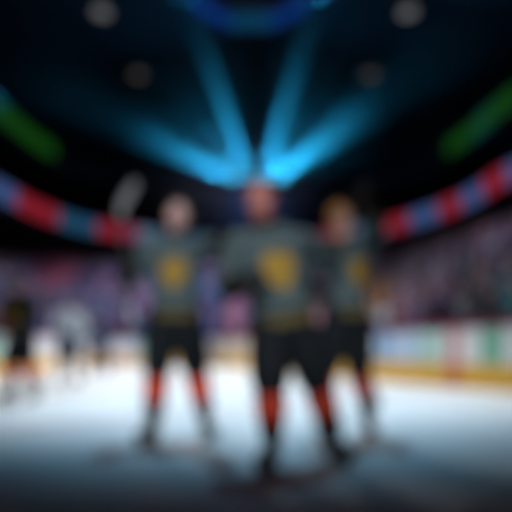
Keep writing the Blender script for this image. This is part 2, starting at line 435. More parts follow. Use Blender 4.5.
# lamp x, where its beam points (pixel column, row, depth), power, cone, blend
BEAMS = [(-0.45, (198, 30, 29), 19000, 9.5, 0.8), (0.45, (311, 20, 29), 19000, 9.5, 0.8),
         (-1.35, (110, 85, 30), 3600, 11.0, 0.8), (-1.8, (130, 128, 31), 10500, 20.0, 0.9),
         (-0.9, (140, 60, 30), 900, 10.0, 0.8), (1.35, (342, 128, 32), 9000, 24.0, 0.8),
         (1.8, (420, 140, 31), 700, 11.0, 0.8), (0.9, (372, 60, 30), 800, 10.0, 0.8)]
ORD = ['first', 'second', 'third', 'fourth', 'fifth', 'sixth', 'seventh', 'eighth', 'ninth', 'tenth']
order = sorted(range(len(BEAMS)), key=lambda i: BEAMS[i][0])
for i, (x, aimp, pw, an, bl) in enumerate(BEAMS):
    base = Vector((x, TY-0.66, TZ+0.05)); aim = px(*aimp); dr = (aim-base).normalized()
    r = empty('stage_light', (x, TY-0.4, TZ+0.05), 'moving stage light on the far truss throwing a blue beam, %s from the left' % ORD[order.index(i)], 'stage light', 'stage lights on the far truss')
    m = MB(); m.box((x, TY-0.411, TZ+0.05), (0.22, 0.14, 0.22)); m.box((x-0.16, TY-0.58, TZ+0.05), (0.03, 0.3, 0.1)); m.box((x+0.16, TY-0.58, TZ+0.05), (0.03, 0.3, 0.1)); m.box((x, TY-0.44, TZ+0.05), (0.35, 0.05, 0.12))
    child('yoke', m.mesh('yoke', [STEEL]), r)
    m = MB(); m.tube([base-dr*0.16, base+dr*0.02, base+dr*0.17], [0.08, 0.12, 0.13], n=14, flat=True); child('lamp_head', m.mesh('head', [STEEL]), r)
    m = MB(); m.tube([base+dr*0.171, base+dr*0.18], [0.11, 0.11], n=16, flat=True); child('lens', m.mesh('lens', [LENS]), r)
    spot(base+dr*0.25, aim, pw*BEAM_K, an, bl, BEAM, 0.1, name='beam_light')
# added wide fills without fixtures, strengthening the blue glow around the beams
for x in (-2.9, 2.9):
    spot((x*0.3, TY-0.8, TZ+0.3), (x*1.5, TY-4, TZ+3.5), 3000, 100, 1.0, BEAM, 0.2, name='far_end_fill')
spot((0, TY-0.2, TZ-0.1), (0, 42.5, 9.5), 2500, 130, 1.0, (0.05, 0.2, 0.8), 0.2, name='far_end_fill')  # added fill, lifts the dark balcony and wall behind the truss
hz = bpy.data.materials.new('haze'); hz.use_nodes = True; nt = hz.node_tree
nt.nodes.remove(nt.nodes['Principled BSDF'])
vs_ = nt.nodes.new('ShaderNodeVolumeScatter');  vs_.inputs['Anisotropy'].default_value = 0.25
nt.links.new(vs_.outputs[0], nt.nodes['Material Output'].inputs['Volume'])
tc_ = nt.nodes.new('ShaderNodeTexCoord'); mp_ = nt.nodes.new('ShaderNodeMapping'); mp_.vector_type = 'POINT'
HZ_C, HZ_R = Vector((0, TY-0.8, TZ+0.6)), 10.5
mp_.inputs['Scale'].default_value = (1/HZ_R,)*3; mp_.inputs['Location'].default_value = tuple(-HZ_C/HZ_R)
gr_ = nt.nodes.new('ShaderNodeTexGradient'); gr_.gradient_type = 'SPHERICAL'
pw_ = nt.nodes.new('ShaderNodeMath'); pw_.operation = 'POWER'; pw_.inputs[1].default_value = 2.0
ml_ = nt.nodes.new('ShaderNodeMath'); ml_.operation = 'MULTIPLY_ADD'; ml_.inputs[1].default_value = 0.075; ml_.inputs[2].default_value = 0.0012
nt.links.new(tc_.outputs['Object'], mp_.inputs[0]); nt.links.new(mp_.outputs[0], gr_.inputs[0]); nt.links.new(gr_.outputs['Fac'], pw_.inputs[0])
nt.links.new(pw_.outputs[0], ml_.inputs[0]); nt.links.new(ml_.outputs[0], vs_.inputs['Density'])
mb = MB(); mb.box((0, 35.0, 15.6), (44, 15, 12.4)); link('haze', mb.mesh('haze', [hz]), label='thin stage haze under the roof lit blue by the beams', cat='haze', kind='stuff')

# ------------------------------------------------------------------ people on the ice
SKIN = mat('skin', (0.62, 0.33, 0.26), 0.5, 0.4); SKINRED = mat('skin_flushed', (0.66, 0.24, 0.20), 0.5, 0.4)
EYE = mat('eye_white', (0.8, 0.8, 0.78), 0.3); IRIS = mat('eye_iris', (0.03, 0.03, 0.04), 0.2); LIP = mat('lips', (0.42, 0.13, 0.12), 0.5)
HAIRB = mat('hair_brown', (0.16, 0.08, 0.05), 0.6, noise=0.4, scale=90); HAIRA = mat('hair_auburn', (0.32, 0.08, 0.05), 0.6, noise=0.4, scale=90)
HAIRO = mat('hair_ginger', (0.50, 0.19, 0.03), 0.6, noise=0.3, scale=90)
JGREY = mat('jersey_steel_grey', (0.095, 0.135, 0.145), 0.85, 0.2, noise=0.12, scale=160); JBLACK = mat('jersey_black', (0.012, 0.014, 0.016), 0.85, 0.2, noise=0.1, scale=160)
JGOLD = mat('jersey_gold', (0.13, 0.10, 0.035), 0.7, 0.3); CREST = mat('crest_gold', (0.42, 0.25, 0.03), 0.6, 0.3)
JWHITE = mat('jersey_white', (0.62, 0.68, 0.74), 0.85, 0.2, noise=0.06, scale=160); JNAVY = mat('jersey_navy', (0.02, 0.05, 0.13), 0.85, 0.2)
PANT = mat('pants_black', (0.008, 0.012, 0.016), 0.8, 0.25, noise=0.15, scale=80); PNAVY = mat('pants_navy', (0.015, 0.03, 0.07), 0.8, 0.25)
SRED = mat('sock_red', (0.85, 0.09, 0.05), 0.9, 0.2); SBLACK = mat('sock_black', (0.012, 0.014, 0.018), 0.9, 0.2); SWHITE = mat('sock_white', (0.6, 0.65, 0.7), 0.9, 0.2)
GLV = mat('glove_black', (0.010, 0.010, 0.010), 0.6, 0.4); GLVB = mat('glove_brown_black', (0.03, 0.018, 0.01), 0.6, 0.4)
BOOT = mat('skate_black', (0.012, 0.013, 0.016), 0.4, 0.5); HOLD = mat('skate_holder', (0.05, 0.055, 0.06), 0.5); BLADE = mat('skate_steel', (0.55, 0.58, 0.6), 0.25, 0.5, 1.0)
HELB = mat('helmet_navy', (0.03, 0.07, 0.16), 0.3, 0.5); HELW = mat('helmet_black', (0.012, 0.013, 0.015), 0.3, 0.5)

def head_axes(face, up):
    f = Vector(face).normalized(); u = Vector(up); u = (u-f*u.dot(f)).normalized(); r = u.cross(f)*-1
    return r, f, u                                  # right-ish, forward, up
def head_shapes(mb, c, ax):
    r, f, u = ax; A = (r, f, u); c = Vector(c)
    mb.ell(c+u*0.028-f*0.012, (0.083, 0.098, 0.088), A, 20)
    mb.ell(c-u*0.045+f*0.022, (0.068, 0.068, 0.066), A, 16)
    mb.ell(c-u*0.096+f*0.060, (0.030, 0.022, 0.018), A, 10)
    mb.tube([c+u*0.012+f*0.082, c-u*0.028+f*0.104], [0.009, 0.014], side=tuple(r), n=8)
    mb.ell(c-u*0.031+f*0.094, (0.019, 0.010, 0.010), A, 8)
    mb.tube([c+u*0.030+f*0.079-r*0.045, c+u*0.034+f*0.086, c+u*0.030+f*0.079+r*0.045], [0.010]*3, side=tuple(u), n=8)
    mb.ell(c-u*0.066+f*0.083, (0.024, 0.010, 0.010), A, 8)
    for s in (-1, 1):
        mb.ell(c+r*(s*0.085)-u*0.008-f*0.008, (0.010, 0.022, 0.032), A, 10)
        mb.ell(c+r*(s*0.032)+u*0.006+f*0.076, (0.014, 0.012, 0.010), A, 8)
        mb.ell(c+r*(s*0.044)-u*0.030+f*0.055, (0.022, 0.024, 0.022), A, 8)
def head_paint(c, ax):
    r, f, u = ax; c = Vector(c)
    def fn(p):
        d = p-c; x, y, z = abs(d.dot(r)), d.dot(f), d.dot(u)
        if y > 0.055 and abs(z-0.005) < 0.009 and abs(x-0.032) < 0.014: return 2 if abs(x-0.032) < 0.006 else 1
        if y > 0.07 and abs(z+0.066) < 0.009 and x < 0.023: return 3
        return 0
    return fn

def hand_shapes(mb, wr, d, palm, curl=0.9, k=1.0):
    """hand or glove from the wrist along d, palm facing `palm`: five fingers of different lengths that bend towards the palm"""
    d = Vector(d).normalized(); pn = Vector(palm); pn = (pn-d*pn.dot(d)).normalized(); s = d.cross(pn)
    wr = Vector(wr)
    mb.tube([wr, wr+d*0.05*k, wr+d*0.09*k], [(0.034*k, 0.022*k), (0.044*k, 0.024*k), (0.042*k, 0.020*k)], side=tuple(s), n=10)
    for i, L in enumerate((0.070, 0.080, 0.074, 0.058)):
        b = wr+d*(0.088*k)+s*((i-1.5)*0.0215*k); a = curl*0.55
        p1 = b+(d*math.cos(a)+pn*math.sin(a))*L*0.42*k; a += curl*0.75
        p2 = p1+(d*math.cos(a)+pn*math.sin(a))*L*0.33*k; a += curl*0.6
        p3 = p2+(d*math.cos(a)+pn*math.sin(a))*L*0.25*k
        mb.tube([b, p1, p2, p3], [0.0105*k, 0.0100*k, 0.0092*k, 0.0080*k], side=tuple(s), n=7)
    b = wr+d*0.022*k-s*0.030*k; p1 = b+(d*0.5-s*0.75+pn*0.35).normalized()*0.038*k; p2 = p1+(d*0.8-s*0.25+pn*0.55).normalized()*0.032*k
    mb.tube([b, p1, p2], [0.015*k, 0.0125*k, 0.010*k], side=tuple(pn), n=7)

def cut(me, planes):
    """clean edges along the given planes, so that stripes end in straight lines"""
    bm = bmesh.new(); bm.from_mesh(me)
    for co, no in planes:
        bmesh.ops.bisect_plane(bm, geom=bm.verts[:]+bm.edges[:]+bm.faces[:], dist=1e-5, plane_co=co, plane_no=no)
    bm.to_mesh(me); bm.free(); me.update()
def seg_t(p, a, b):
    ab = b-a; return max(0, min(1, (p-a).dot(ab)/ab.length_squared))
def seg_d(p, a, b): return (p-(a+(b-a)*seg_t(p, a, b))).length

def skate(root, A, toe, up):
    toe = Vector(toe).normalized(); up = Vector(up); up = (up-toe*up.dot(toe)).normalized(); sd = up.cross(toe)
    m = MB()
    m.tube([A+up*0.10-toe*0.005, A+up*0.03, A-up*0.04-toe*0.02], [(0.066, 0.074), (0.056, 0.064), (0.050, 0.064)], side=tuple(sd), n=14)
    m.tube([A-up*0.070-toe*0.045, A-up*0.065+toe*0.05, A-up*0.078+toe*0.15, A-up*0.080+toe*0.185], [(0.048, 0.044), (0.052, 0.050), (0.056, 0.040), (0.048, 0.034)], side=tuple(sd), n=14)
    m.tube([A+up*0.09+toe*0.050, A-up*0.01+toe*0.062, A-up*0.030+toe*0.11], [(0.022, 0.012), (0.026, 0.014), (0.026, 0.012)], side=tuple(sd), n=8)
    b = child('skate', remesh(m, 'boot', 0.008, [BOOT]), root)
    m = MB(); ax = (toe, sd, up)
    m.box(A-up*0.118+toe*0.07, (0.29, 0.030, 0.016), ax)
    m.tube([A-up*0.112-toe*0.03, A-up*0.146-toe*0.045], [(0.030, 0.012)]*2, side=tuple(toe), n=8, flat=True)
    m.tube([A-up*0.112+toe*0.14, A-up*0.146+toe*0.165], [(0.030, 0.012)]*2, side=tuple(toe), n=8, flat=True)
    m.box(A-up*0.145+toe*0.065, (0.27, 0.014, 0.012), ax)
    child('blade_holder', m.mesh('holder', [HOLD]), b)
    m = MB(); m.box(A-up*0.158+toe*0.065, (0.285, 0.0045, 0.018), ax); child('blade', m.mesh('blade', [BLADE]), b)

def person_on_ice(J, label, loc, vox=0.009, skin=SKIN, hair=HAIRB, helmet=None, jersey=JGREY, crest=CREST, trim=JGOLD, hem=JBLACK, pant=PANT,
                  sock=SBLACK, band=SRED, glove=GLV, curl=(0.9, 0.9), cat='person', group=None):
    root = empty('person', loc, label, cat, group)
    J = {k: Vector(v) for k, v in J.items()}
    hd, nk = J['head'], J['neck']; ax = head_axes(J['face'], J['head']-J['neck'])
    shc = (J['sR']+J['sL'])/2; hpc = (J['hR']+J['hL'])/2
    lat = (J['sL']-J['sR']).normalized(); lath = (J['hL']-J['hR']).normalized()
    up = (shc-hpc).normalized(); fwd = lat.cross(up); fwd = -fwd if fwd.dot(Vector(J['face'])) < 0 else fwd
    waist = shc.lerp(hpc, 0.62)
    # ---- body, one continuous surface
    b = MB(); head_shapes(b, hd, ax)
    b.tube([hd-ax[2]*0.07-ax[1]*0.015, nk], [0.064, 0.074], n=12)
    b.tube([nk-up*0.01, shc-up*0.05, shc.lerp(hpc, 0.3), waist, hpc+up*0.03, hpc-up*0.03], [(0.08, 0.07), (0.17, 0.10), (0.165, 0.115), (0.145, 0.105), (0.165, 0.12), (0.15, 0.11)], side=tuple(lat), n=18)
    for s in 'RL':
        b.tube([J['s'+s], J['s'+s].lerp(J['e'+s], 0.35), J['e'+s], J['w'+s]], [0.058, 0.054, 0.043, 0.031], n=12)
        b.tube([J['h'+s], J['h'+s].lerp(J['k'+s], 0.4), J['k'+s], J['k'+s].lerp(J['a'+s], 0.35), J['a'+s]], [0.085, 0.082, 0.056, 0.056, 0.036], n=12)
        hdv = (J['g'+s]-J['w'+s]).normalized(); hand_shapes(b, J['w'+s], hdv, J['p'+s], curl['RL'.index(s)], 0.92)
        t = Vector(J['t'+s]).normalized(); ud = Vector((0, 0, 1)) if J['a'+s].z < 0.3 else (J['k'+s]-J['a'+s]).normalized()
        b.tube([J['a'+s]-ud*0.05, J['a'+s]+t*0.10-ud*0.065], [0.03, 0.024], n=8)
    me = remesh(b, 'body', vox, [skin, EYE, IRIS, LIP], 2); paint(me, head_paint(hd, ax)); child('body', me, root)
    # ---- hair or helmet
    A = ax; m = MB(); r_, f_, u_ = ax
    if helmet:
        m.ell(hd+u_*0.045-f_*0.012, (0.096, 0.120, 0.092), A, 18); m.tube([hd+u_*0.062+f_*0.085-r_*0.06, hd+u_*0.066+f_*0.108, hd+u_*0.062+f_*0.085+r_*0.06], [(0.02, 0.012)]*3, side=tuple(u_), n=8)
        for s in (-1, 1): m.ell(hd+r_*(s*0.085)-u_*0.015-f_*0.01, (0.018, 0.045, 0.055), A, 10)
        child('helmet', remesh(m, 'helmet', 0.010, [helmet], 2), root)
    else:
        m.ell(hd+u_*0.046-f_*0.026, (0.090, 0.096, 0.084), A, 18); m.ell(hd-u_*0.01-f_*0.055, (0.070, 0.060, 0.075), A, 14)
        rnd = random.Random(int(abs(hd.x)*1000))
        for k in range(26):
            a, e = rnd.uniform(0, 2*math.pi), rnd.uniform(0.35, 1.4)
            q = hd+u_*0.046-f_*0.026+r_*(0.08*math.cos(a)*math.cos(e))+f_*(0.092*math.sin(a)*math.cos(e))+u_*(0.082*math.sin(e))
            m.tube([q, q+(q-hd).normalized()*0.014+f_*0.012], [0.010, 0.005], n=6)
        child('hair', remesh(m, 'hair', 0.008, [hair], 1), root)
    # ---- jersey
    m = MB(); sh_r = [(0.088, 0.078), (0.185, 0.115), (0.215, 0.150), (0.212, 0.158), (0.202, 0.152), (0.215, 0.165), (0.222, 0.172)]
    hem_p = hpc-up*0.06
    m.tube([nk+up*0.005, shc+up*0.025, shc-up*0.08, shc.lerp(hpc, 0.35), waist, hpc+up*0.04, hem_p], sh_r, side=tuple(lat), n=24, flat=True)
    for s in 'RL':
        cuff = J['e'+s].lerp(J['w'+s], 0.86)
        m.tube([J['s'+s]-up*0.015-(J['e'+s]-J['s'+s]).normalized()*0.02, J['s'+s].lerp(J['e'+s], 0.4), J['e'+s], J['e'+s].lerp(J['w'+s], 0.5), cuff], [0.086, 0.090, 0.082, 0.072, 0.066], n=16)
    jm = remesh(m, 'jersey', max(vox*1.2, 0.010), [jersey, trim, hem], 3)
    def jf(p):
        h = (p-hem_p).dot(up)
        ds = min((seg_d(p, J['s'+s], J['e'+s]), seg_d(p, J['e'+s], J['w'+s]), s) for s in 'RL')
        for s in 'RL':
            d2 = seg_d(p, J['e'+s], J['w'+s]); t2 = seg_t(p, J['e'+s], J['w'+s])
            if d2 < 0.10 and t2 > 0.02:
                return 2 if t2 > 0.62 else (1 if 0.40 < t2 else (2 if 0.30 < t2 else 0))
        if h < 0.035: return 2
        if h < 0.105: return 1
        if h < 0.13: return 2
        if (p-nk).length < 0.12: return 2
        return 0
    cut(jm, [(hem_p+up*h, up) for h in (0.035, 0.105, 0.13)]+[(J['e'+s].lerp(J['w'+s], t), (J['w'+s]-J['e'+s]).normalized()) for s in 'RL' for t in (0.30, 0.40, 0.62)])
    paint(jm, jf); jo = child('jersey', jm, root)
    if crest:
        bv = BVHTree.FromPolygons([v.co for v in jm.vertices], [list(p.vertices) for p in jm.polygons])
        c = shc.lerp(hpc, 0.36); S = 0.112; g = MB(); N, R = 28, 5; vs = [];
        def out(a):                                # a shield: flat top, curved sides, point below
            x = math.cos(a); y = math.sin(a)
            if y > 0: return x*S*0.95, min(y*1.5, 0.85)*S
            return x*S*0.95*(1-0.25*abs(y)), y*S*1.35
        pts = [(0.0, 0.0)]
        for i in range(1, R+1):
            for k in range(N): q = out(2*math.pi*k/N); pts.append((q[0]*i/R, q[1]*i/R))
        top = []
        for x, y in pts:
            o = c+lat*x+up*y+fwd*0.5; hit = bv.ray_cast(o, -fwd)
            top.append((hit[0] if hit[0] is not None else c+lat*x+up*y+fwd*0.15)+fwd*0.006)
        vs = top+[p-fwd*0.010 for p in top]; n0 = len(top); fs = [(0, 1+k, 1+(k+1) % N) for k in range(N)]
        for i in range(R-1):
            for k in range(N): fs.append((1+i*N+k, 1+(i+1)*N+k, 1+(i+1)*N+(k+1) % N, 1+i*N+(k+1) % N))
        o = 1+(R-1)*N
        for k in range(N): fs.append((o+k, o+(k+1) % N, n0+o+(k+1) % N, n0+o+k))
        g.add(vs, fs); child('crest', g.mesh('crest', [crest], True), jo, 'gold chest emblem')
    # ---- pants
    m = MB(); m.tube([hpc+up*0.10, hpc+up*0.02, hpc-up*0.06], [(0.195, 0.150), (0.21, 0.155), (0.20, 0.15)], side=tuple(lath), n=18)
    for s in 'RL':
        q = J['h'+s].lerp(J['k'+s], 0.86)
        m.tube([J['h'+s]-up*0.02, J['h'+s].lerp(J['k'+s], 0.45), q], [0.132, 0.142, 0.128], n=16)
    child('pants', remesh(m, 'pants', max(vox*1.2, 0.010), [pant], 3), root)
    # ---- socks, skates, gloves
    for s in 'RL':
        K, An = J['k'+s], J['a'+s]; ld = (An-K).normalized()
        m = MB(); m.tube([K-ld*0.10 if False else K+(J['h'+s]-K).normalized()*0.08, K, K+ld*0.12, K.lerp(An, 0.55), K.lerp(An, 0.84)], [0.086, 0.104, 0.106, 0.096, 0.074], n=16)
        sm = remesh(m, 'sock', 0.010, [sock, band], 2)
        L = (An-K).length
        cut(sm, [(K+ld*(L*t), ld) for t in (0.06, 0.54)])
        paint(sm, lambda p, K=K, ld=ld, L=L: 1 if 0.06 < (p-K).dot(ld)/L < 0.54 else 0)
        child('sock', sm, root, 'black sock with a broad red band' if band is SRED else None)
        skate(root, An, J['t'+s], Vector((0, 0, 1)) if An.z < 0.3 else -ld)
        m = MB(); hdv = (J['g'+s]-J['w'+s]).normalized()
        m.tube([J['w'+s]-hdv*0.075, J['w'+s]-hdv*0.02, J['w'+s]+hdv*0.02], [(0.068, 0.062), (0.062, 0.052), (0.050, 0.036)], n=12)
        hand_shapes(m, J['w'+s]-hdv*0.005, hdv, J['p'+s], curl['RL'.index(s)], 1.36)
        child('glove', remesh(m, 'glove', 0.0065, [glove], 2), root)
    return root

F = Vector((0, -1, 0))
# centre player: right hand in front of the belly, left arm round the right hand team mate
Yc = 3.28
def C(x, y, d=0.0): return px(x, y, Yc+d)
ankC_R = Vector(((272-256)/FPX*Yc, Yc, 0.168)); ankC_L = Vector(((333-256)/FPX*3.55, 3.55, 0.168))
person_on_ice(dict(head=C(260, 201, -0.05), neck=C(263, 221, 0), face=(-0.15, -1, -0.08), sR=C(238, 242, -0.02), sL=C(297, 239, 0.06), hR=C(270, 322, 0.02), hL=C(296, 322, 0.06),
    kR=C(270, 386, -0.10), kL=C(317, 383, 0.08), aR=ankC_R, aL=ankC_L, eR=C(226, 283, 0.0), wR=C(238, 287, -0.24), gR=C(250, 280, -0.30), pR=(0.5, 0.7, -0.3),
    eL=C(318, 250, 0.34), wL=C(329, 245, 0.54), gL=C(336, 247, 0.66), pL=(0.1, 0.2, -1), tR=(-0.5, -1, 0), tL=(0.45, -1, 0)),
    'bareheaded player with flushed face and gold crest, largest and nearest at the centre', (ankC_R.x+0.15, Yc+0.1, 0), skin=SKINRED, hair=HAIRA, group='celebrating players in grey')
# left player: left hand behind the centre player's shoulder, right hand holds a stick upright
Yl = 4.22
def L_(x, y, d=0.0): return px(x, y, Yl+d)
ankL_R = Vector(((153-256)/FPX*Yl, Yl, 0.168)); ankL_L = Vector(((206-256)/FPX*4.4, 4.4, 0.168))
gl = px(127, 260, Yl-0.25)
person_on_ice(dict(head=L_(178, 216, -0.05), neck=L_(176, 234), face=(0.2, -1, -0.05), sR=L_(151, 248, -0.03), sL=L_(200, 246, 0.0), hR=L_(163, 316), hL=L_(187, 316, 0.02),
    kR=L_(157, 371, -0.1), kL=L_(196, 370, 0.02), aR=ankL_R, aL=ankL_L, eR=L_(131, 277, -0.02), wR=L_(126, 270, -0.24), gR=L_(127.5, 256, -0.30), pR=(0.7, -0.6, 0.3),
    eL=L_(219, 245, -0.22), wL=px(231, 237, 3.70), gL=px(236, 234, 3.55), pL=(0.3, -0.3, -0.9), tR=(-0.45, -1, 0), tL=(0.5, -1, 0)),
    'bareheaded player with brown hair and gold crest, holding an upright stick at the left', (ankL_R.x+0.2, Yl+0.05, 0), skin=mat('skin_pink', (0.80, 0.48, 0.44), 0.5, 0.4), hair=HAIRB, curl=(1.55, 0.7), group='celebrating players in grey')
# right player: left arm raised, left leg kicked back
Yr = 4.30
def R_(x, y, d=0.0): return px(x, y, Yr+d)
ankR_R = Vector(((321-256)/FPX*Yr, Yr, 0.168))
person_on_ice(dict(head=R_(341, 219, -0.04), neck=R_(343, 236), face=(0.75, -0.66, -0.2), sR=R_(324, 250, -0.12), sL=R_(364, 246, 0.20), hR=R_(338, 316, -0.05), hL=R_(356, 316, 0.08),
    kR=R_(325, 369, -0.06), kL=R_(359, 368, 0.0), aR=ankR_R, aL=R_(369, 410, 0.34), eR=R_(309, 281, 0.0), wR=R_(312, 287, -0.22), gR=R_(320, 291, -0.33), pR=(0.5, 0.7, 0.2),
    eL=R_(378, 222, 0.12), wL=R_(368, 201, -0.02), gL=R_(364, 188, -0.06), pL=(-0.3, -0.9, 0.0), tR=(0.2, -1, 0), tL=(0.3, -0.65, -0.7)),
    'ginger haired player with one arm raised and a leg kicked back, at the right', (ankR_R.x+0.1, Yr+0.05, 0), skin=SKIN, hair=HAIRO, crest=CREST, glove=GLVB, curl=(0.9, 1.2), group='celebrating players in grey')

# the stick held upright by the left player
st = empty('hockey_stick', (gl.x, gl.y, 0.9), 'black hockey stick with white taped blade held upright by the left player', 'hockey stick')
s0, s1 = px(132, 318, Yl-0.27), px(121.5, 218, Yl-0.27); sd = (s1-s0).normalized()
m = MB(); q = sd.cross(F).normalized(); m.tube([s0, s1], [(0.016, 0.011)]*2, side=tuple(q), n=10, flat=True); child('shaft', m.mesh('shaft', [mat('stick_black', (0.02, 0.02, 0.02), 0.4)]), st)
m = MB()
bl = [s1+sd*0.0, s1+sd*0.05+q*0.01, s1+sd*0.12+q*0.04, s1+sd*0.20+q*0.09, s1+sd*0.27+q*0.14]
m.tube([bl[0], bl[1]-q*0.01, bl[2]-q*0.01, bl[3]-q*0.0, bl[4]], [(0.014, 0.022), (0.016, 0.034), (0.014, 0.045), (0.012, 0.045), (0.010, 0.035)], side=tuple(F), n=12)
child('blade', remesh(m, 'stick_blade', 0.007, [mat('tape_white', (0.40, 0.41, 0.42), 0.8, noise=0.1, scale=60)], 2), st, 'white taped blade')
m = MB(); m.tube([s0-sd*0.03, s0+sd*0.10], [0.02, 0.02], n=10); child('grip_tape', m.mesh('grip', [JWHITE]), st)

# skaters further off on the left
def skater_pose(x, Y, yaw, lean, arms, stride):
    """joints of a skater standing at pixel column x and depth Y; yaw turns from facing the camera"""
    o = Vector(((x-256)/FPX*Y, Y, 0)); c, s = math.cos(yaw), math.sin(yaw)
    def W(a, f, z): return o+Vector((a*c+f*s, a*s-f*c, z))       # a: the skater's own left, f: forward
    def D(a, f, z): return Vector((a*c+f*s, a*s-f*c, z))
    ls = lean
    J = dict(head=W(0, ls+0.05, 1.78), neck=W(0, ls-0.01, 1.63), face=D(0, 1, -0.15), sR=W(-0.20, ls-0.02, 1.52), sL=W(0.20, ls-0.02, 1.52), hR=W(-0.10, 0, 1.0), hL=W(0.10, 0, 1.0),
             kR=W(-0.15, 0.10, 0.56), kL=W(0.15, 0.10-stride*0.4, 0.56), aR=W(-0.19, 0.02, 0.168), aL=W(0.2, 0.02-stride, 0.168), tR=D(-0.2, 1, 0), tL=D(0.3, 1, 0))
    if arms == 'stick':
        J.update(eR=W(-0.30, ls+0.08, 1.25), wR=W(-0.18, ls+0.33, 1.13), gR=W(-0.10, ls+0.38, 1.09), pR=D(0.3, -0.5, -0.8), eL=W(0.31, ls+0.06, 1.25), wL=W(0.22, ls+0.30, 1.02), gL=W(0.16, ls+0.36, 0.97), pL=D(-0.3, -0.5, -0.8))
    else:
        J.update(eR=W(-0.33, ls, 1.26), wR=W(-0.34, ls+0.12, 1.03), gR=W(-0.33, ls+0.17, 0.95), pR=D(1, 0, 0), eL=W(0.33, ls+0.02, 1.26), wL=W(0.34, ls+0.16, 1.05), gL=W(0.33, ls+0.22, 0.98), pL=D(-1, 0, 0))
    return J, o
J, o = skater_pose(22, 7.6, -0.35, 0.08, 'down', 0.1)
person_on_ice(J, 'helmeted skater in grey and gold jersey with red banded socks, at the far left', o, vox=0.014, helmet=HELW, jersey=JBLACK, trim=JGOLD, crest=CREST)
J, o = skater_pose(68, 10.8, 0.5, 0.16, 'stick', 0.25)
person_on_ice(J, 'opposing skater in white jersey and navy pants, behind the far left skater', o, vox=0.016, helmet=HELB, jersey=JWHITE, trim=JNAVY, hem=JWHITE, crest=None, pant=PNAVY, sock=SWHITE, band=SWHITE, glove=JNAVY)
J, o = skater_pose(100, 14.6, 0.2, 0.1, 'down', 0.15)
person_on_ice(J, 'smallest skater in navy jersey by the far left boards', o, vox=0.018, helmet=HELB, jersey=JNAVY, trim=JWHITE, hem=JNAVY, crest=None, pant=mat('pants_brown', (0.06, 0.035, 0.03), 0.8), sock=SBLACK, band=mat('sock_brown', (0.12, 0.06, 0.05), 0.9), glove=GLV)

# ------------------------------------------------------------------ spectators
SH = {'dark grey': (0.06, 0.06, 0.075), 'grey': (0.18, 0.18, 0.22), 'navy': (0.03, 0.05, 0.13), 'blue': (0.07, 0.14, 0.32), 'mauve': (0.22, 0.14, 0.24), 'dusty pink': (0.42, 0.20, 0.26),
      'teal': (0.06, 0.18, 0.22), 'white': (0.55, 0.56, 0.62), 'maroon': (0.20, 0.03, 0.07), 'bright red': (0.90, 0.20, 0.34), 'pink': (0.75, 0.28, 0.36), 'orange brown': (0.40, 0.17, 0.05)}
SHM = {k: mat('shirt_'+k.replace(' ', '_'), v, 0.9, 0.2) for k, v in SH.items()}
TROU = mat('trousers_dark', (0.03, 0.03, 0.045), 0.9, 0.2)
def spectator_template(pose, voxel):
    m = MB(); ax = (Vector((-1, 0, 0)), Vector((0, -1, 0)), Vector((0, 0, 1))); hd = Vector((0, -0.02, 1.60))
    if voxel < 0.03:
        head_shapes(m, hd, ax)
    else:
        m.ell(hd, (0.085, 0.10, 0.125), None, 10)
    m.ell(hd+Vector((0, 0.025, 0.045)), (0.088, 0.098, 0.088), None, 10)
    m.tube([hd-Vector((0, 0, 0.08)), (0, 0, 1.44)], [0.062, 0.07], n=8)
    m.tube([(0, 0, 1.43), (0, 0, 1.36), (0, 0, 1.2), (0, 0, 1.02), (0, 0, 0.9)], [(0.09, 0.08), (0.19, 0.11), (0.185, 0.13), (0.165, 0.13), (0.175, 0.13)], n=12)
    for s in (-1, 1):
        m.tube([(s*0.09, 0, 0.9), (s*0.10, -0.01, 0.48), (s*0.10, 0.01, 0.09)], [0.09, 0.066, 0.05], n=8)
        m.tube([(s*0.10, 0.02, 0.05), (s*0.115, -0.16, 0.045)], [0.047, 0.04], n=8)
        up = pose == 'both arms raised' or (pose == 'one arm raised' and s == 1)
        if up: pts = [(s*0.2, 0, 1.37), (s*0.28, -0.06, 1.56), (s*0.25, -0.10, 1.80), (s*0.24, -0.11, 1.92)]
        elif pose == 'hands clapping': pts = [(s*0.2, 0, 1.37), (s*0.27, -0.06, 1.12), (s*0.07, -0.28, 1.24), (s*0.02, -0.34, 1.32)]
        else: pts = [(s*0.2, 0, 1.37), (s*0.27, 0.02, 1.1), (s*0.25, -0.08, 0.87), (s*0.24, -0.1, 0.77)]
        m.tube(pts, [0.068, 0.056, 0.042, 0.045], n=8)
    me = remesh(m, 'spectator', voxel, [SKIN, HAIRB, SHM['grey'], TROU], 1)
    def fn(p):
        if p.z > 1.46 and abs(p.x) < 0.15 and p.y > -0.35:
            d = p-hd
            return 1 if (d.z > 0.055 or (d.y > 0.03 and d.z > -0.05)) else 0
        for s in (-1, 1):
            up = pose == 'both arms raised' or (pose == 'one arm raised' and s == 1)
            if up and p.x*s > 0.18 and p.z > 1.84: return 0
            if not up and pose == 'hands clapping' and p.y < -0.26 and p.z > 1.2: return 0
            if not up and pose != 'hands clapping' and p.x*s > 0.18 and p.z < 0.84 and p.z > 0.6: return 0
        return 2 if p.z > 0.90 else 3
    paint(me, fn); return me
POSES = ['both arms raised', 'one arm raised', 'hands clapping', 'arms down']
FINE = {p: spectator_template(p, 0.024) for p in POSES}
COARSE = {p: spectator_template(p, 0.055) for p in POSES}
PLAYER_BOXES = [(140, 205, 214, 450), (240, 185, 300, 470), (300, 235, 372, 430)]
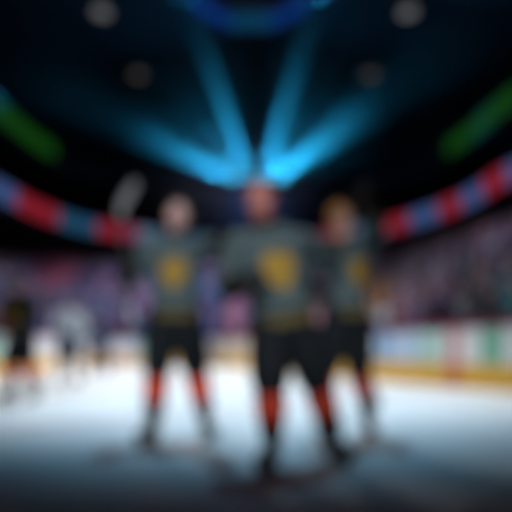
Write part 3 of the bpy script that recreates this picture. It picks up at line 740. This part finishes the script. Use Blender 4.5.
def shirt_for(x, y, rnd):
    def near(cx, cy, rx, ry): return ((x-cx)/rx)**2+((y-cy)/ry)**2 < 1
    if near(54, 271, 19, 19): return 'bright red'
    if near(236, 308, 12, 22): return 'pink'
    if near(214, 308, 9, 18): return 'blue'
    if near(377, 294, 12, 16): return 'orange brown'
    if x < 256: return rnd.choice(['navy', 'blue', 'blue', 'blue', 'teal', 'dark grey', 'grey', 'mauve', 'mauve', 'teal', 'maroon', 'dusty pink'])
    if near(392, 290, 22, 40): return rnd.choice(['white', 'dusty pink', 'grey', 'mauve', 'white'])
    return rnd.choice(['dark grey', 'grey', 'mauve', 'navy', 'teal', 'grey', 'blue', 'mauve', 'dusty pink', 'white'])
rnd = random.Random(11)
people = []
sRb, sEb = X(330), X(135)
for k in range(NROW):
    cv = BC.offset(D0+DR*k+0.45); z = Z0+ZR*k
    s = 0.3+rnd.random()*0.3
    while s < cv.len-0.3:
        p, tn, nm = cv.at(s+rnd.uniform(-0.02, 0.02)); s += 0.72+rnd.random()*0.08
        if rnd.random() < 0.06 or p.y < 1.5: continue
        f = s/cv.len
        q = cv.at(s)[0]
        # which run of the boards the seat lies behind
        bi = min(range(0, len(BC.p), 4), key=lambda i: (BC.p[i]-p).length); bs = BC.s[bi]
        stand = 'right' if bs < sRb else ('end' if bs < sEb else 'left')
        xx, yy = proj((p.x, p.y, z+1.3))
        people.append(dict(p=Vector((p.x, p.y, z)), yaw=math.atan2(-nm.x, nm.y) + rnd.uniform(-0.15, 0.15), row=k, stand=stand, x=xx, y=yy, s=rnd.uniform(0.93, 1.06),
                           shirt=shirt_for(xx, yy, rnd), pose=rnd.choices(POSES, (2, 2, 3, 3))[0], d=p.length))
vis = [q for q in people if 2 < q['x'] < 510 and not any(a < q['x'] < c and b < q['y'] < e for a, b, c, e in PLAYER_BOXES) and (q['row'] < 12)]
vis.sort(key=lambda q: q['d']-(100 if q['shirt'] in ('bright red', 'pink', 'orange brown') else 0))
single = vis[:296]; ids = {id(q) for q in single}
MESHES = {}
def nth(n):
    return '%d%s' % (n, 'th' if 10 <= n % 100 <= 20 else {1: 'st', 2: 'nd', 3: 'rd'}.get(n % 10, 'th'))
rows = {}
for q in single: rows.setdefault((q['stand'], q['row']), []).append(q)
for (stand, row), L in sorted(rows.items()):
    L.sort(key=lambda q: q['x'] if stand == 'left' else -q['x'])
    for i, q in enumerate(L):
        key = (q['pose'], q['shirt'])
        if key not in MESHES:
            me = FINE[q['pose']].copy(); me.materials[2] = SHM[q['shirt']]; MESHES[key] = me
        o = bpy.data.objects.new('person', MESHES[key]); COL.objects.link(o)
        o.location = q['p']; o.rotation_euler = (0, 0, q['yaw']); o.scale = (q['s'],)*3
        where = {'right': 'right stand', 'left': 'left stand', 'end': 'end stand'}[stand]
        o['label'] = 'spectator in %s top, %s, %s row of %s, %s from %s' % (q['shirt'], q['pose'], nth(row+1), where, nth(i+1), 'left' if stand == 'left' else 'right')
        o['category'] = 'person'; o['group'] = 'spectators in the %s' % where
# everyone else in the stands: more than can be counted
names = list(SHM); slots = [SKIN, HAIRB, TROU]+[SHM[n] for n in names]
TV = {}
for p in POSES:
    me = COARSE[p]; v = np.empty(len(me.vertices)*3, np.float32); me.vertices.foreach_get('co', v)
    TV[p] = (v.reshape(-1, 3), [tuple(f.vertices) for f in me.polygons], [f.material_index for f in me.polygons])
AV, AF, AM, base = [], [], [], 0
for q in people:
    if id(q) in ids or not (-90 < q['x'] < 600): continue
    v, fs, ms = TV[q['pose']]; c, s_ = math.cos(q['yaw']), math.sin(q['yaw'])
    R = np.array([[c, s_, 0], [-s_, c, 0], [0, 0, 1]], np.float32)*q['s']
    AV.append(v@R+np.array(q['p'], np.float32)); si = 3+names.index(q['shirt'])
    AF += [tuple(base+i for i in f) for f in fs]; AM += [(0, 1, si, 2)[k] for k in ms]; base += len(v)
V = np.concatenate(AV)
me = bpy.data.meshes.new('crowd'); me.from_pydata(V.tolist(), [], AF)
for s_ in slots: me.materials.append(s_)
me.polygons.foreach_set('material_index', AM); me.polygons.foreach_set('use_smooth', [True]*len(AF)); me.update()
link('crowd', me, label='rest of the crowd standing in the dim upper rows of the stands', cat='crowd', kind='stuff')
for d_ in (FINE, COARSE):
    for me in d_.values():
        if me.users == 0: bpy.data.meshes.remove(me)
print('people', len(people), 'vis', len(vis), 'crowd faces', len(AF))
